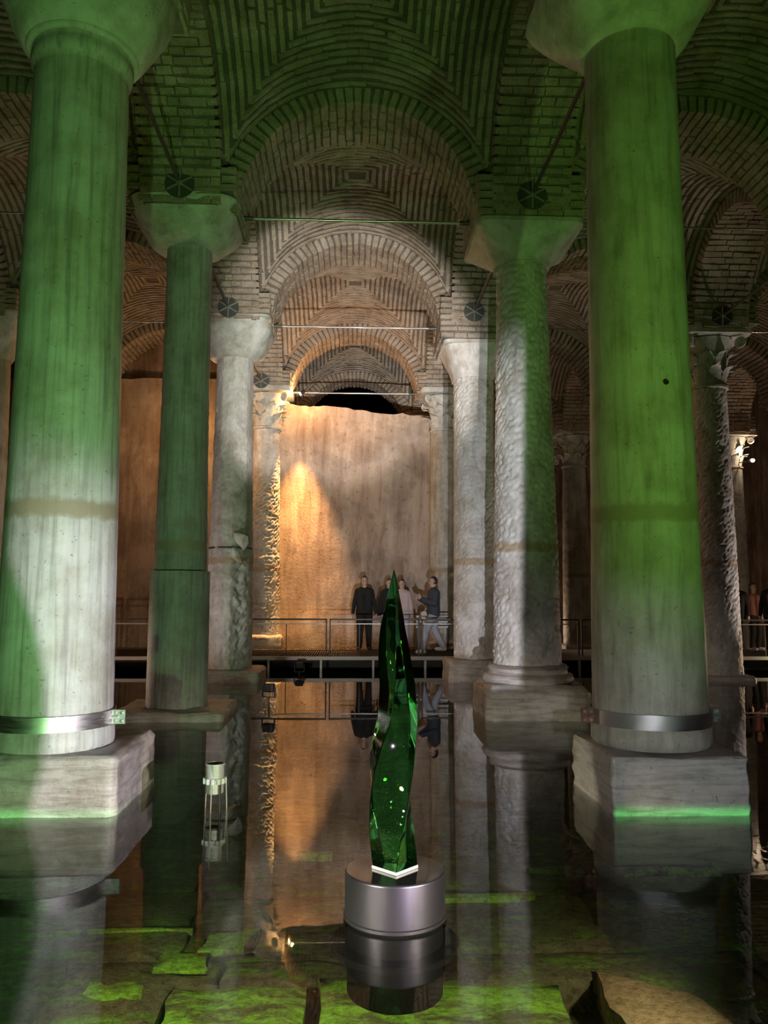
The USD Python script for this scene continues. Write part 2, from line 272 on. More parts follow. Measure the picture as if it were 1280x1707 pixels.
def vault(i, k, each):
    x0, x1, y0, y1 = COL[i], COL[i+1 if i != -1 else 1], ROW[k], ROW[k+1]
    cx, cy, a, b = (x0+x1)/2, (y0+y1)/2, (x1-x0)/2-AW/2, (y1-y0)/2-AW/2
    def Z(u, v):
        m = np.maximum(abs(u), abs(v)); t = np.minimum(abs(u), abs(v))
        return SPRING + 1.875*np.sqrt(np.maximum(1-(t*.9635)**2, 0)) + .26*(1-m*m)
    def surf(u, v): return np.stack([a*u, b*v, Z(u, v)], -1)
    c = thing('ceiling', f'brick cross vault over bay {i} {k}', None, (cx, cy, 0), kind='structure')
    g = np.linspace(-1.03, 1.03, 43); u, v = np.meshgrid(g, g)
    S = surf(u, v); S[..., 2] += .014 + .05*(meshkit.noise(S*1.7+[cx, cy, 0], 3)-.5)
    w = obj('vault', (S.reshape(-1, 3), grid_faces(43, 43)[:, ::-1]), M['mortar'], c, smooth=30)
    Ps = []
    for side in range(4):
        h = b if side % 2 == 0 else a; q = a if side % 2 == 0 else b
        n = int((1-.03)*h/PITCH_B)
        for j in range(n):
            m = 1 - (j+.5)*PITCH_B/h
            if m < .02: break
            sgn = 1 if side < 2 else -1
            def pt(t):
                return surf(t, np.full_like(t, sgn*m)) if side % 2 == 0 else surf(np.full_like(t, sgn*m), t)
            tt = np.linspace(-m, m, 120); L = np.concatenate([[0], np.cumsum(np.linalg.norm(np.diff(pt(tt), axis=0), axis=1))])
            if L[-1] < .08: continue
            nb = max(1, int(round(L[-1]/.34))); e = np.linspace(0, L[-1], nb+1) + np.concatenate([[0], rng.uniform(-.07, .07, nb-1), [0]]) if nb > 1 else np.array([0, L[-1]])
            mid, hl = (e[1:]+e[:-1])/2, (e[1:]-e[:-1])/2-.002
            tm = np.interp(mid, L, tt); C = pt(tm); T = pt(np.clip(tm+.01, -1, 1))-pt(np.clip(tm-.01, -1, 1)); T /= np.linalg.norm(T, axis=1)[:, None]
            Nn = np.zeros_like(T); Nn[:, 1 if side % 2 == 0 else 0] = 1
            D = np.cross(T, Nn); D *= np.sign(D[:, 2])[:, None]; D /= np.linalg.norm(D, axis=1)[:, None]
            C = C + D*(.035 + rng.uniform(-.007, .006, len(C)) + .05*(meshkit.noise(C*1.7+[cx, cy, 0], 3)-.5))[:, None]
            Ps.append(bricks_from(C, T, Nn, D, hl, rng.uniform(.025, .034, len(C)) if rng.random() < .7 else rng.uniform(.033, .042, len(C)), .045, .007))
    put_bricks(w, np.vstack(Ps), each, np.array([cx, cy, 0]))

def arch(cx, cy, half, along, each, label='brick arch'):
    """arch over an opening of 2*half; along = 'x' spans x, 'y' spans y; width AW"""
    c = thing('arch', label, None, (cx, cy, 0), kind='structure')
    def curve(th, r_off):  # th 0..pi
        return np.stack([-(half+r_off)*np.cos(th), SPRING+(RISE+r_off)*np.sin(th)], -1)
    th = np.linspace(0, PI, 400); p = curve(th, 0); L = np.concatenate([[0], np.cumsum(np.linalg.norm(np.diff(p, axis=0), axis=1))])
    n = int(L[-1]/.12)
    def to3(p2, w): return np.stack([p2[:, 0], w, p2[:, 1]], -1) if along == 'x' else np.stack([w, p2[:, 0], p2[:, 1]], -1)
    thm = np.linspace(0, PI, 49); inn, out = curve(thm, .028), curve(thm, RING-.01); hw = AW/2-.06
    rows = [to3(inn, np.full(49, -hw)), to3(inn, np.full(49, hw)), to3(out, np.full(49, hw)), to3(out, np.full(49, -hw)), to3(inn, np.full(49, -hw))]
    V = np.array(rows).reshape(-1, 3); core = trimesh.Trimesh(V, grid_faces(5, 49), process=False)
    body = obj('arch_core', core, M['mortar_mid_shaded'], c)
    Ps = []
    for j in range(n):
        t0 = np.interp((j+.5)*L[-1]/n, L, th); pc = curve(np.array([t0]), RING/2)[0]
        tan = curve(np.array([t0+.01]), 0)[0]-curve(np.array([t0-.01]), 0)[0]; tan /= np.linalg.norm(tan); nor = np.array([-tan[1], tan[0]])
        if nor @ (pc-np.array([0, SPRING])) < 0: nor = -nor
        cuts = [-AW/2, -AW/2+.36, 0.02, AW/2-.34, AW/2] if j % 2 else [-AW/2, -AW/2+.18, -.1, AW/2-.5, AW/2-.14, AW/2]
        w0, w1 = np.array(cuts[:-1]), np.array(cuts[1:]); k = len(w0); w = (w0+w1)/2
        C = to3(np.repeat(pc[None], k, 0), w); Tn = to3(np.repeat(tan[None], k, 0), np.zeros(k)); Nr = to3(np.repeat(nor[None], k, 0), np.zeros(k)); Wv = to3(np.zeros((k, 2)), np.ones(k))
        C = C + Nr*rng.uniform(-.012, .012, (k, 1))
        Ps.append(bricks_from(C, Wv, Tn, Nr, (w1-w0)/2-.008+rng.uniform(-.004, .01, k)*0, rng.uniform(.036, .052, k), RING/2, .008))
    put_bricks(body, np.vstack(Ps), each, np.array([cx, cy, 0]))

def pier(x, y, z0, each, half=.75):
    c = thing('pier', 'brick pier block above a capital', None, (x, y, 0), kind='structure')
    body = obj('pier_core', box(2*half-.10, 2*half-.10, TOP-z0-.01, (0, 0, (TOP+z0)/2)), M['mortar_mid_shaded'], c)
    n = max(1, int(round((TOP-z0)/.115))); Ps = []; ax = np.eye(3)
    for j in range(n):
        z = z0 + (j+.5)*(TOP-z0)/n
        for s in range(4):
            sg = 1 if s < 2 else -1; a = 0 if s % 2 else 1
            e = np.linspace(-half, half, 6) + np.concatenate([[0], rng.uniform(-.05, .05, 4)+(.07 if j % 2 else -.05), [0]])
            m, hl = (e[1:]+e[:-1])/2, (e[1:]-e[:-1])/2-.01; C = np.zeros((5, 3)); C[:, 1-a] = m; C[:, a] = sg*(half-.06+rng.uniform(-.015, .01, 5)); C[:, 2] = z
            Ps.append(bricks_from(C, np.repeat(ax[1-a][None], 5, 0), np.repeat(ax[2][None], 5, 0), np.repeat(ax[a][None]*sg, 5, 0), hl, rng.uniform(.034, .044, 5), .06, .006))
    put_bricks(body, np.vstack(Ps), each, np.array([x, y, 0]))

for i, k, e in ((-1, 1, 300), (-1, 2, 300), (-1, 3, 120), (-1, 4, 0), (1, 1, 200), (1, 2, 120), (1, 3, 0), (1, 4, 0), (1, 5, 0), (2, 2, 0), (2, 3, 0), (2, 4, 0), (2, 5, 0), (-2, 1, 200), (-2, 2, 60), (-2, 3, 60)):
    vault(i, k, e)
COLS = [-2, -1, 1, 2, 3]
for k in (2, 3, 4, 5, 6):
    for a, b in ((-2, -1), (-1, 1), (1, 2), (2, 3)):
        if k >= 5 and a < -1 or k == 6 and a < 1 or k == 2 and a == 2: continue
        arch((COL[a]+COL[b])/2, ROW[k], (COL[b]-COL[a])/2-.75, 'x', {(2, -1): 300, (3, -1): 300, (4, -1): 300, (2, 1): 200, (2, -2): 60, (4, -2): 120}.get((k, a), 0))
for k in (1, 2, 3, 4, 5):
    for a in COLS:
        if k == 1 and a == 3 or k >= 4 and a == -2 or k == 5 and a < 1: continue
        arch(COL[a], (ROW[k]+ROW[k+1])/2, (ROW[k+1]-ROW[k])/2-.75, 'y', {(1, -1): 300, (1, 1): 300, (2, -1): 120, (2, 1): 200}.get((k, a), 0), 'brick arch running away down the hall')

# ------------------------------------------------------------------ columns
def shaft_mesh(prof, n=112, dz=.035, amp=.0, pit=0.0, seed=0, facets=0, scale=7, lean=0):
    prof = np.array(prof, float); z0, z1 = prof[0, 0], prof[-1, 0]
    z = np.arange(z0, z1, dz); z = np.append(z, z1); r = np.interp(z, prof[:, 0], prof[:, 1]); t = np.arange(n)/n*2*PI
    R = np.repeat(r[:, None], n, 1)
    if facets:
        ph = (t % (2*PI/facets)) - PI/facets; R = R*(1*.45 + .55*np.cos(PI/facets)/np.cos(ph))[None]*1.015
    P = np.stack([R*np.cos(t), R*np.sin(t), np.repeat(z[:, None], n, 1)], -1)
    if amp or pit:
        f = meshkit.fbm(P*scale+seed*3.1, 3, seed)-.5; g = meshkit.noise(P*scale*3.3, seed+9)
        d = amp*f*2 - pit*np.clip(g-.45, 0, 1)*2
        P[..., 0] += d*np.cos(t); P[..., 1] += d*np.sin(t)
    k = len(z); V = np.vstack([P.reshape(-1, 3), [[0, 0, z0], [0, 0, z1]]]); F = grid_faces(k, n, True); j = np.arange(n); j2 = (j+1) % n
    F = np.vstack([F, np.stack([np.full(n, k*n), j2, j], 1), np.stack([np.full(n, k*n+1), (k-1)*n+j, (k-1)*n+j2], 1)])
    return trimesh.Trimesh(V, F, process=False)
def loft_capital(z0, z1, r0, w1, curve, pw=6, n=96, k=30, amp=.01, seed=1, top=.0, wtop=None):
    t = np.arange(n)/n*2*PI + PI/n; rows = []
    zs = np.linspace(0, 1, k)
    for s in zs:
        e = 2 + (pw-2)*min(1, max(0, (s-.15)/.75))**1.5; size = r0+(w1-r0)*curve(s)
        R = size/(abs(np.cos(t))**e+abs(np.sin(t))**e)**(1/e); rows.append(np.stack([R*np.cos(t), R*np.sin(t), np.full(n, z0+(z1-z0)*s)], -1))
    if top:
        for dz, gr in ((0.0, .02), (top, .02)):
            R = (w1+gr)/(abs(np.cos(t))**12+abs(np.sin(t))**12)**(1/12); rows.append(np.stack([R*np.cos(t), R*np.sin(t), np.full(n, z1+dz)], -1))
    P = np.array(rows); k = len(P)
    f = (meshkit.fbm(P*5+seed, 3, seed)-.5)*2*amp; d = P*[1, 1, 0]; d /= np.linalg.norm(d, axis=-1, keepdims=True); P = P + d*f[..., None]
    V = np.vstack([P.reshape(-1, 3), [[0, 0, P[0, 0, 2]], [0, 0, P[-1, 0, 2]]]]); F = grid_faces(k, n, True); j = np.arange(n); j2 = (j+1) % n
    F = np.vstack([F, np.stack([np.full(n, k*n), j2, j], 1), np.stack([np.full(n, k*n+1), (k-1)*n+j, (k-1)*n+j2], 1)])
    return trimesh.Trimesh(V, F, process=False)
def leaf_mesh(h, w, out):
    """an acanthus leaf: rises from the bell, bends over at the tip; lies along +x"""
    s = np.linspace(0, 1, 12); u = np.linspace(-1, 1, 9); V = []
    for a in s:
        x = out*a**2.2; z = h*(a - .28*max(0, a-.72)/.28*(a-.3)); x += out*.5*max(0, a-.7)/.3
        wid = w*(.75+.35*math.sin(a*PI*.9))*(1-.75*max(0, a-.6)/.4)*(1+.13*math.sin(a*26))
        for b in u: V.append((x+.012*(1-abs(b))*1.2-.02*b*b, b*wid, z - .03*b*b*a))
    V = np.array(V); B = V-[.035, 0, 0]
    F = grid_faces(12, 9); m = trimesh.Trimesh(np.vstack([V, B]), np.vstack([F, F[:, ::-1]+len(V)]), process=False); return m
def rotz(m, a): m = m.copy(); m.apply_transform(trimesh.transformations.rotation_matrix(a, [0, 0, 1])); return m
def corinthian(parent, z0, z1, r, w, mt, seed=0):
    h = z1-z0
    bell = lathe([(r*1.02, z0), (r*1.1, z0+.02), (r*1.1, z0+.06), (r*.98, z0+.08), (r, z0+h*.3), (r*1.1, z0+h*.6), (r*1.45, z0+h*.86)], 40)
    cp = obj('capital', rough(bell, .008, 8, seed), mt, parent, smooth=40)
    for tier, (zz, hh, rr, ph) in enumerate(((.07, .40, .98, 0), (.30, .42, 1.0, PI/8))):
        for k in range(8):
            l = leaf_mesh(h*hh, .13, .16); l.apply_translation([r*rr, 0, z0+h*zz]); obj('leaf', rotz(l, k*PI/4+ph), mt, cp, smooth=50)
    for k in range(4):
        a = PI/4+k*PI/2; v = torus(.085, .035, 0, 20, 8); v = cat([v, torus(.03, .025, 0, 12, 8)])
        v.apply_transform(trimesh.transformations.rotation_matrix(PI/2, [1, 0, 0])); v.apply_translation([w*1.08, 0, z1-h*.24]); obj('volute', rotz(v, a), mt, cp, smooth=40)
    t = np.arange(64)/64*2*PI; ab = []
    for zz in (z1-h*.12, z1):
        R = w*1.08/(abs(np.cos(t))**9+abs(np.sin(t))**9)**(1/9); R = R*(1-.10*np.cos(2*t)**2*0); ab.append(np.stack([R*np.cos(t), R*np.sin(t), np.full(64, zz)], -1))
    V = np.vstack(ab+[[[0, 0, z1-h*.12]], [[0, 0, z1]]]); j = np.arange(64); j2 = (j+1) % 64
    F = np.vstack([grid_faces(2, 64, True), np.stack([np.full(64, 128), j2, j], 1), np.stack([np.full(64, 129), 64+j, 64+j2], 1)])
    obj('abacus', trimesh.Trimesh(V, F, process=False), mt, cp)
def column(x, y, label, group=None): return thing('column', label, 'column', (x, y, 0), group=group)

def band(parent, r, z, side):
    h = .115
    b = obj('steel_band', lathe([(r+.002, z), (r+.014, z), (r+.014, z+h), (r+.002, z+h)], 72, cap=False), M['steel'], parent, smooth=30, label='polished steel clamp band')
    for sg, mt in ((side, M['steel'] if side > 0 else M['rust']), (-side, M['steel'])):
        obj('clamp_lug', cat([box(.115, .022, .115, (sg*(r+.055), -.03-.10*0, z+h/2), .004), box(.06, .03, .016, (sg*(r+.03), -.05, z+h/2))]), mt, b)
        for dx in (.035, .085):
            for dz in (-.032, .032):
                c = (sg*(r+dx), -.047, z+h/2+dz); obj('bolt', cat([bar((c[0], -.03, c[2]), (c[0], -.052, c[2]), .013, 6), bar((c[0], -.05, c[2]), (c[0], -.06, c[2]), .007, 8)]), M['bolt'], b)

# near left
c = column(-2.4, 6.54, 'tall smooth marble column at left front, lit green above and white below, under a bowl-shaped capital')
obj('pedestal', stone_block(1.30, 1.20, 1.0, (-.0, .10, -.07), .045, .045, .022, (2, 2, 13), 3), M['stone_base'], c, smooth=50)
obj('shaft', shaft_mesh([(.42, .455), (.46, .47), (.56, .468), (.60, .452), (1.2, .445), (2.3, .43), (3.6, .41), (5.8, .388), (6.02, .385), (6.06, .41), (6.14, .42), (6.17, .40), (6.22, .40)], amp=.004, seed=2, scale=4), M['marble_near'], c, smooth=50)
band(c, .462, .585, 1)
cp = obj('capital', loft_capital(6.22, 7.0, .44, .725, lambda s: min(1, (s/.75))**.6, 3.2, amp=.015, seed=4), M['capital'], c, smooth=50)
obj('astragal', torus(.43, .035, 6.23), M['capital'], cp, smooth=60)
# near right
c = column(2.4, 6.54, 'tall smooth marble column at right front, all washed in green, under a straight flared capital')
ped = obj('pedestal', stone_block(1.03, 1.08, 1.0, (.0, -.06, -.08), .02, .045, .020, (2, 2, 14), 8), M['stone_base'], c, smooth=50)
tm = cat([boxbar((x0+.25, -.598, z0+.06), (x1+.25, -.598, z1+.06), .007, .012) for x0, z0, x1, z1 in ((0, .08, .032, 0), (.032, 0, .066, .082), (.075, .002, .09, .076), (.09, .076, .128, .004), (.128, .004, .142, .072))])
obj('inscription', tm, M['scratch'], ped, label='letters VN scratched into the block')
obj('shaft', shaft_mesh([(.42, .45), (.45, .472), (.56, .47), (.60, .458), (1.2, .45), (2.3, .43), (3.6, .41), (5.8, .39), (6.42, .388)], amp=.004, seed=5, scale=4), M['marble_warm'], c, smooth=50)
obj('dowel_hole', bar((.06, -.43, 3.31), (.06, -.424, 3.31), .021, 16), M['cloth_black'], c, label='small dark disc painted as the shade in a round hole')  # flush black disc; the shade of the hole is its colour
band(c, .464, .585, -1)
obj('capital', loft_capital(6.39, 7.05, .41, .80, lambda s: s**.8, 7, amp=.012, seed=6), M['capital'], c, smooth=50)

# second row
c = column(-2.4, 11.08, 'dark two-piece marble column behind the left front one, on a thin ragged slab')
obj('base', stone_block(1.46, 1.4, .62, (.0, .0, -.19), .05, .07, .035, 4, 11), M['stone_base'], c, smooth=50)
obj('lower_drum', shaft_mesh([(.11, .405), (1.0, .405), (1.93, .40)], amp=.006, seed=12), M['marble_grey'], c, smooth=50)
obj('shaft', shaft_mesh([(1.945, .36), (2.3, .352), (3.4, .335), (4.5, .325), (6.6, .315)], amp=.008, pit=.004, seed=13, scale=10), M['marble_grey'], c, smooth=50)
obj('capital', loft_capital(6.50, 7.03, .36, .76, lambda s: s**.42, 5, amp=.03, seed=14), M['capital'], c, smooth=50)
c = column(2.4, 11.08, 'swelling pitted column behind the right front one, half in bright white light')
obj('base', stone_block(1.4, 1.36, .95, (.02, .0, -.03), .10, .06, .05, 3.4, 21), M['stone_base'], c, smooth=50)
obj('torus', rough(lathe([(.50, .40), (.60, .42), (.635, .48), (.61, .54), (.55, .56), (.54, .60), (.56, .63), (.53, .67), (.47, .68)], 64), .02, 5, 22), M['stone_base'], c, smooth=50)
obj('shaft', shaft_mesh([(.66, .475), (1.2, .462), (2.0, .455), (2.33, .452), (3.2, .425), (4.5, .395), (5.6, .372), (6.36, .362)], n=180, dz=.022, amp=.010, pit=.030, seed=23, scale=6.5), M['marble_rough'], c, smooth=60)
obj('capital', loft_capital(6.34, 6.74, .40, .73, lambda s: .25*s+.75*s**1.3, 8, amp=.012, seed=24, top=.06), M['capital'], c, smooth=50)

# third row
c = column(-2.4, 15.62, 'grey faceted column with a broken flank, third from the front on the left')
obj('base', stone_block(1.34, 1.3, .7, (0, 0, -.13), .05, .07, .03, 4, 31), M['stone_base'], c, smooth=50)
sh = shaft_mesh([(.22, .45), (1.2, .445), (2.5, .43), (2.51, .42), (3.6, .40), (5.0, .375), (6.3, .36)], n=140, dz=.03, amp=.014, pit=.014, seed=32, facets=9, scale=6)
v = np.array(sh.vertices); ang = np.arctan2(v[:, 1], v[:, 0]); w_ = np.exp(-((ang+.95)/.42)**2)*np.clip((3.3-v[:, 2])/.8, 0, 1)
dd = (meshkit.fbm(v*9, 4, 77)-.5)*.20-.05; v[:, 0] += w_*dd*np.cos(ang); v[:, 1] += w_*dd*np.sin(ang); sh.vertices = v
obj('shaft', sh, M['marble_rough'], c, smooth=60)
for cz, sx, sy, sz, n_, sd_ in ((2.66, .15, .13, .20, 16, 3), (2.37, .17, .15, .17, 14, 8)):
    q = np.random.default_rng(sd_).uniform(-1, 1, (n_, 3)); q /= np.abs(q).max(1)[:, None]**.6
    fr = trimesh.convex.convex_hull(q*[sx, sy, sz]); fr.apply_translation([.24, -.33, cz]); obj('broken_boss', fr, M['marble_rough'], c)
obj('joint', torus(.415, .018, 2.51), M['rod_dark'], c, smooth=60)
obj('capital', loft_capital(6.26, 6.95, .40, .74, lambda s: min(1, 1.3*s)**.5, 4, amp=.03, seed=34, top=.04), M['capital'], c, smooth=50)
c = column(2.4, 15.62, 'pale rough column standing close behind the swelling one on the right, white light on its capital')
obj('base', stone_block(1.22, 1.2, .9, (0, 0, -.05), .07, .06, .03, 4, 41), M['stone_base'], c, smooth=50)
obj('shaft', shaft_mesh([(.39, .44), (1.2, .44), (3.5, .42), (5.9, .41), (5.93, .42)], n=160, dz=.025, amp=.010, pit=.026, seed=42, scale=7), M['marble_rough'], c, smooth=60)
obj('capital', loft_capital(5.91, 6.52, .44, .66, lambda s: s**1.1, 4, amp=.03, seed=44, top=.08), M['marble_rough'], c, smooth=50)

# fourth row, against the wall
c = column(-2.3, 20.75, 'column with a leafy capital glowing amber, against the left edge of the plaster wall')
obj('base', stone_block(1.0, .9, .55, (0, -.05, .33), .06, .06, .05, 4, 51), M['stone_base'], c, smooth=50)
obj('shaft', shaft_mesh([(.58, .41), (2.6, .40), (2.62, .38), (4.0, .37), (5.95, .35)], n=150, dz=.028, amp=.012, pit=.034, seed=52, scale=7), M['marble_rough'], c, smooth=60)
corinthian(c, 5.92, 7.0, .36, .62, M['capital'], 53)
c = column(2.4, 20.75, 'worn column at the right end of the plaster wall, with a leafy tiered capital')
obj('base', stone_block(1.0, .9, .55, (0, -.05, .2), .06, .06, .03, 4, 61), M['stone_base'], c, smooth=50)
obj('shaft', shaft_mesh([(.45, .42), (3.0, .40), (5.95, .36)], n=120, dz=.03, amp=.02, pit=.02, seed=62, scale=5), M['marble_warm'], c, smooth=60)
corinthian(c, 5.92, 7.0, .36, .62, M['capital'], 63)
# outer rows
for x, y, lab, mt, seed in ((7.2, 15.62, 'rough column with a leafy capital at far right, side-lit on its right', 'marble_rough', 70), (7.2, 25.4, 'distant dim column with a leafy capital, seen between the two right-hand columns', 'marble_warm', 71),
                            (12.4, 25.4, 'very dark distant column at the right edge behind the visitors', 'marble_grey', 72), (7.2, 20.75, 'dim column with a leafy capital hidden behind the right front column', 'marble_warm', 73),
                            (7.2, 29.9, 'furthest column of the right aisle, a pale vertical strip', 'marble_warm', 75)):
    c = column(x, y, lab)
    obj('base', stone_block(1.05, 1.05, .7, (0, 0, -.25), .06, .09, .03, 4, seed), M['stone_base'], c, smooth=50)
    obj('shaft', shaft_mesh([(.08, .46), (3.0, .42), (5.8, .37)], n=120, dz=.03, amp=.012, pit=.03 if seed == 70 else .005, seed=seed, scale=7), M[mt], c, smooth=60)
    corinthian(c, 5.77, 6.95, .37, .64, M['capital'], seed)
for x, y, lab, seed in ((-7.2, 15.62, 'column with a tapered block capital cut by the left edge of the photo', 80), (-7.2, 20.75, 'column against the back wall hidden behind the left front column', 81), (-7.2, 11.08, 'column of the left aisle just outside the left edge', 82)):
    c = column(x, y, lab)
    obj('base', stone_block(1.2, 1.2, .8, (0, 0, -.1), .06, .09, .03, 4, seed), M['stone_base'], c, smooth=50)
    obj('shaft', shaft_mesh([(.28, .44), (3.0, .41), (6.2, .36)], n=96, dz=.05, amp=.008, seed=seed), M['marble_warm'], c, smooth=60)
    obj('capital', loft_capital(6.2, 6.95, .39, .74, lambda s: s, 7, amp=.015, seed=seed, top=.05), M['capital'], c, smooth=50)
for x, y, z0, e in ((-2.4, 6.54, 7.0, 0), (2.4, 6.54, 7.0, 0), (-2.4, 11.08, 7.06, 120), (2.4, 11.08, 6.80, 120), (-2.4, 15.62, 7.0, 120), (2.4, 15.62, 6.58, 120), (-2.4, 20.9, 7.0, 60), (2.4, 20.9, 7.0, 60),
                    (7.2, 11.08, 6.95, 0), (7.2, 15.62, 6.95, 60), (7.2, 20.9, 6.95, 0), (7.2, 25.4, 6.95, 0), (12.2, 25.4, 6.95, 0), (-7.2, 11.08, 7.0, 0), (-7.2, 15.62, 7.0, 60), (-7.2, 20.9, 7.0, 0), (7.2, 29.9, 6.95, 0), (12.2, 20.9, 6.95, 0), (-2.4, 25.4, 6.9, 0), (2.4, 25.4, 6.9, 0)):
    pier(x, y, z0, e)

# ------------------------------------------------------------------ walls, floor, water
def slab_wall(name, x0, x1, y, z0, top, mt, th=.4, step=.12, amp=.03, seed=0, ragged=.05, label=''):
    nx = int((x1-x0)/step)+2; xs = np.linspace(x0, x1, nx); nz = int(7.5/step); s = np.linspace(0, 1, nz)
    tp = np.array([top(x) for x in xs]) + (meshkit.fbm(np.stack([xs*2.3, xs*0, xs*0], -1), 4, seed)-.5)*2*ragged
    X = np.repeat(xs[None], nz, 0); Zz = z0+(tp[None]-z0)*s[:, None]; P = np.stack([X, np.full_like(X, y), Zz], -1)
    d = (meshkit.fbm(P*[.8, 1, .8], 4, seed+1)-.5)*2*amp; P[..., 1] += d
    B = P[-1].copy(); B[:, 1] = y+th; P = np.concatenate([P, B[None]], 0); B2 = B.copy(); B2[:, 2] = z0; P = np.concatenate([P, B2[None]], 0)
    w = obj(name, (P.reshape(-1, 3), grid_faces(len(P), nx)), M[mt], smooth=40, kind='structure'); tag(w, label)
    return w
slab_wall('wall_back', -2.4, 2.5, 21.15, -.4, lambda x: 6.62-.085*x, 'plaster', seed=5, ragged=.10, label='tall stained plaster wall lit amber behind the walkway')
slab_wall('wall_back_left', -12, -2.4, 21.2, -.4, lambda x: 7.42, 'plaster', seed=9, ragged=.05, label='stained plaster wall continuing into the left aisle')
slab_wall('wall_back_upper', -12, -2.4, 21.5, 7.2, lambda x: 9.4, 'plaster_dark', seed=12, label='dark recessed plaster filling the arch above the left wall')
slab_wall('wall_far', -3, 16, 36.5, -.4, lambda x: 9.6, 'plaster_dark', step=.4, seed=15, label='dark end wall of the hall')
for nm, x, lb in (('wall_left', -12.2, 'unlit left side wall of the hall'), ('wall_right', 16.2, 'unlit right side wall of the hall')):
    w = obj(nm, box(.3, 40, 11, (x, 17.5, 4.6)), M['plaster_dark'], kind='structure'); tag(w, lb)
fl = thing('floor', 'submerged stone floor of uneven mossy slabs', None, (0, 0, 0), kind='structure')
obj('bed', box(30, 40, .2, (2, 18, -.62)), M['bed'], fl)
def paving_stone(poly, z, mt, seed, th=.25, amp=.035, joint=.008):
    P = Polygon(poly).buffer(-joint)
    if P.is_empty: return
    b = trimesh.creation.extrude_polygon(P, th, engine='earcut'); b.apply_translation([0, 0, z-th])
    q = m3.Manifold(m3.Mesh(np.asarray(b.vertices, np.float32), np.asarray(b.faces, np.uint32))).refine_to_length(.11).to_mesh()
    t = trimesh.Trimesh(q.vert_properties[:, :3], q.tri_verts, process=True); v = np.array(t.vertices)
    d = np.array([P.exterior.distance(__import__('shapely').Point(p[0], p[1])) for p in v]); up = v[:, 2] > z-th+.01
    v[:, 2] += np.where(up, (meshkit.fbm(v*[4, 4, 1], 4, seed)-.5)*2*amp - .016*np.exp(-d/.02), 0)
    v[:, :2] += (meshkit.noise(v*[5, 5, 5], seed+3)-.5)[:, None]*.07
    t.vertices = v; obj('paving_stone', t, M[mt], fl, smooth=50)
# slabs that can be told apart in the foreground, then rows going away
special = [([(-1.45, 4.1), (-1.0, 4.1), (-.98, 4.36), (-1.42, 4.38)], -.35, 'paving_moss_greenlit'), ([(-1.1, 4.43), (-.8, 4.44), (-.82, 4.68), (-1.08, 4.66)], -.35, 'paving_moss_greenlit'),
           ([(-.9, 4.68), (-.6, 4.72), (-.58, 4.98), (-.88, 4.94)], -.345, 'paving_moss_greenlit'), ([(1.2, 3.75), (1.78, 3.6), (1.66, 4.12), (1.22, 4.3)], -.33, 'paving_tan'),
           ([(1.2, 3.25), (2.0, 3.2), (1.8, 3.56), (1.22, 3.7)], -.34, 'paving_tan'), ([(-.2, 3.55), (.98, 3.6), (1.0, 4.2), (.3, 4.3), (-.22, 4.3)], -.34, 'paving_moss_greenlit'),
           ([(-.95, 3.55), (-.24, 3.52), (-.26, 4.25), (-.92, 4.3)], -.355, 'paving_moss_greenlit')]
from shapely.geometry import box as sbox
from shapely.ops import unary_union
hole = unary_union([Polygon(p).buffer(.002) for p, _, _ in special]); gap = Polygon([(.98, 3.2), (1.2, 3.2), (1.22, 4.28), (1.0, 4.25)])
sd = 100
for p, z, mt in special: paving_stone(p, z, mt, sd, amp=.028); sd += 1
y = 3.0; r_ = random.Random(5)
while y < 10.5:
    dy = r_.uniform(.6, 1.0); x = -4.6 + r_.uniform(-.4, 0)
    while x < 4.8:
        dx = r_.uniform(.8, 1.7); q = Polygon([(x, y+r_.uniform(-.05, .05)), (x+dx, y+r_.uniform(-.05, .05)), (x+dx+r_.uniform(-.05, .05), y+dy), (x, y+dy)]).difference(hole).difference(gap)
        for g in getattr(q, 'geoms', [q]):
            g = g.buffer(-.02).buffer(.02)
            if g.area > .03 and g.geom_type == 'Polygon': paving_stone(list(g.exterior.coords)[:-1], -.37+r_.uniform(-.015, .02), 'paving', sd, amp=.018, joint=.004); sd += 1
        x += dx
    y += dy
for p, z in (([(1.2, 5.78), (1.95, 5.80), (2.6, 5.79), (2.6, 5.84), (1.95, 5.88), (1.2, 5.86)], -.31), ([(.55, 5.28), (1.15, 5.31), (1.15, 5.37), (.56, 5.36)], -.30), ([(-.42, 6.2), (-.15, 6.2), (-.15, 6.26), (-.42, 6.25)], -.30), ([(-1.95, 4.85), (-.95, 4.95), (-.95, 5.0), (-1.95, 4.9)], -.33)):
    paving_stone(p, z, 'paving_moss_greenlit', sd, amp=.015, joint=.002); sd += 1  # thin strips stand for green lamp light along raised stone edges
wt = obj('water', box(29, 42.4, .9, (2, 15.2, -.45)), M['water'], kind='structure'); tag(wt, 'still dark shallow water covering the cistern floor')

# ------------------------------------------------------------------ iron tie rods
def cross_rod(xa, xb, y, z, label, group=None, r=.02):
    t = thing('tie_rod', label, 'tie rod', ((xa+xb)/2, y, z), group=group); h = (xb-xa)/2
    obj('rod', bar((-h, 0, 0), (h, 0, 0), r, 12), M['rod'], t, smooth=50)
    for s in (-1, 1):
        obj('turnbuckle', bar((s*(h-.02), 0, 0), (s*(h-.20), 0, 0), r*1.7, 10), M['plate'], t, smooth=50)
        obj('anchor_plate', box(.025, .16, .22, (s*h, 0, 0), .004), M['plate'], t)
cross_rod(-1.70, 1.70, 11.08, 7.04, 'bright steel tie rod across the green middle vault, nearest of the three')
cross_rod(-1.68, 1.68, 15.62, 7.01, 'steel tie rod across the middle aisle in front of the amber vault')
cross_rod(-1.66, 1.66, 20.85, 7.0, 'steel tie rod above the plaster wall with a spotlight clipped to it')
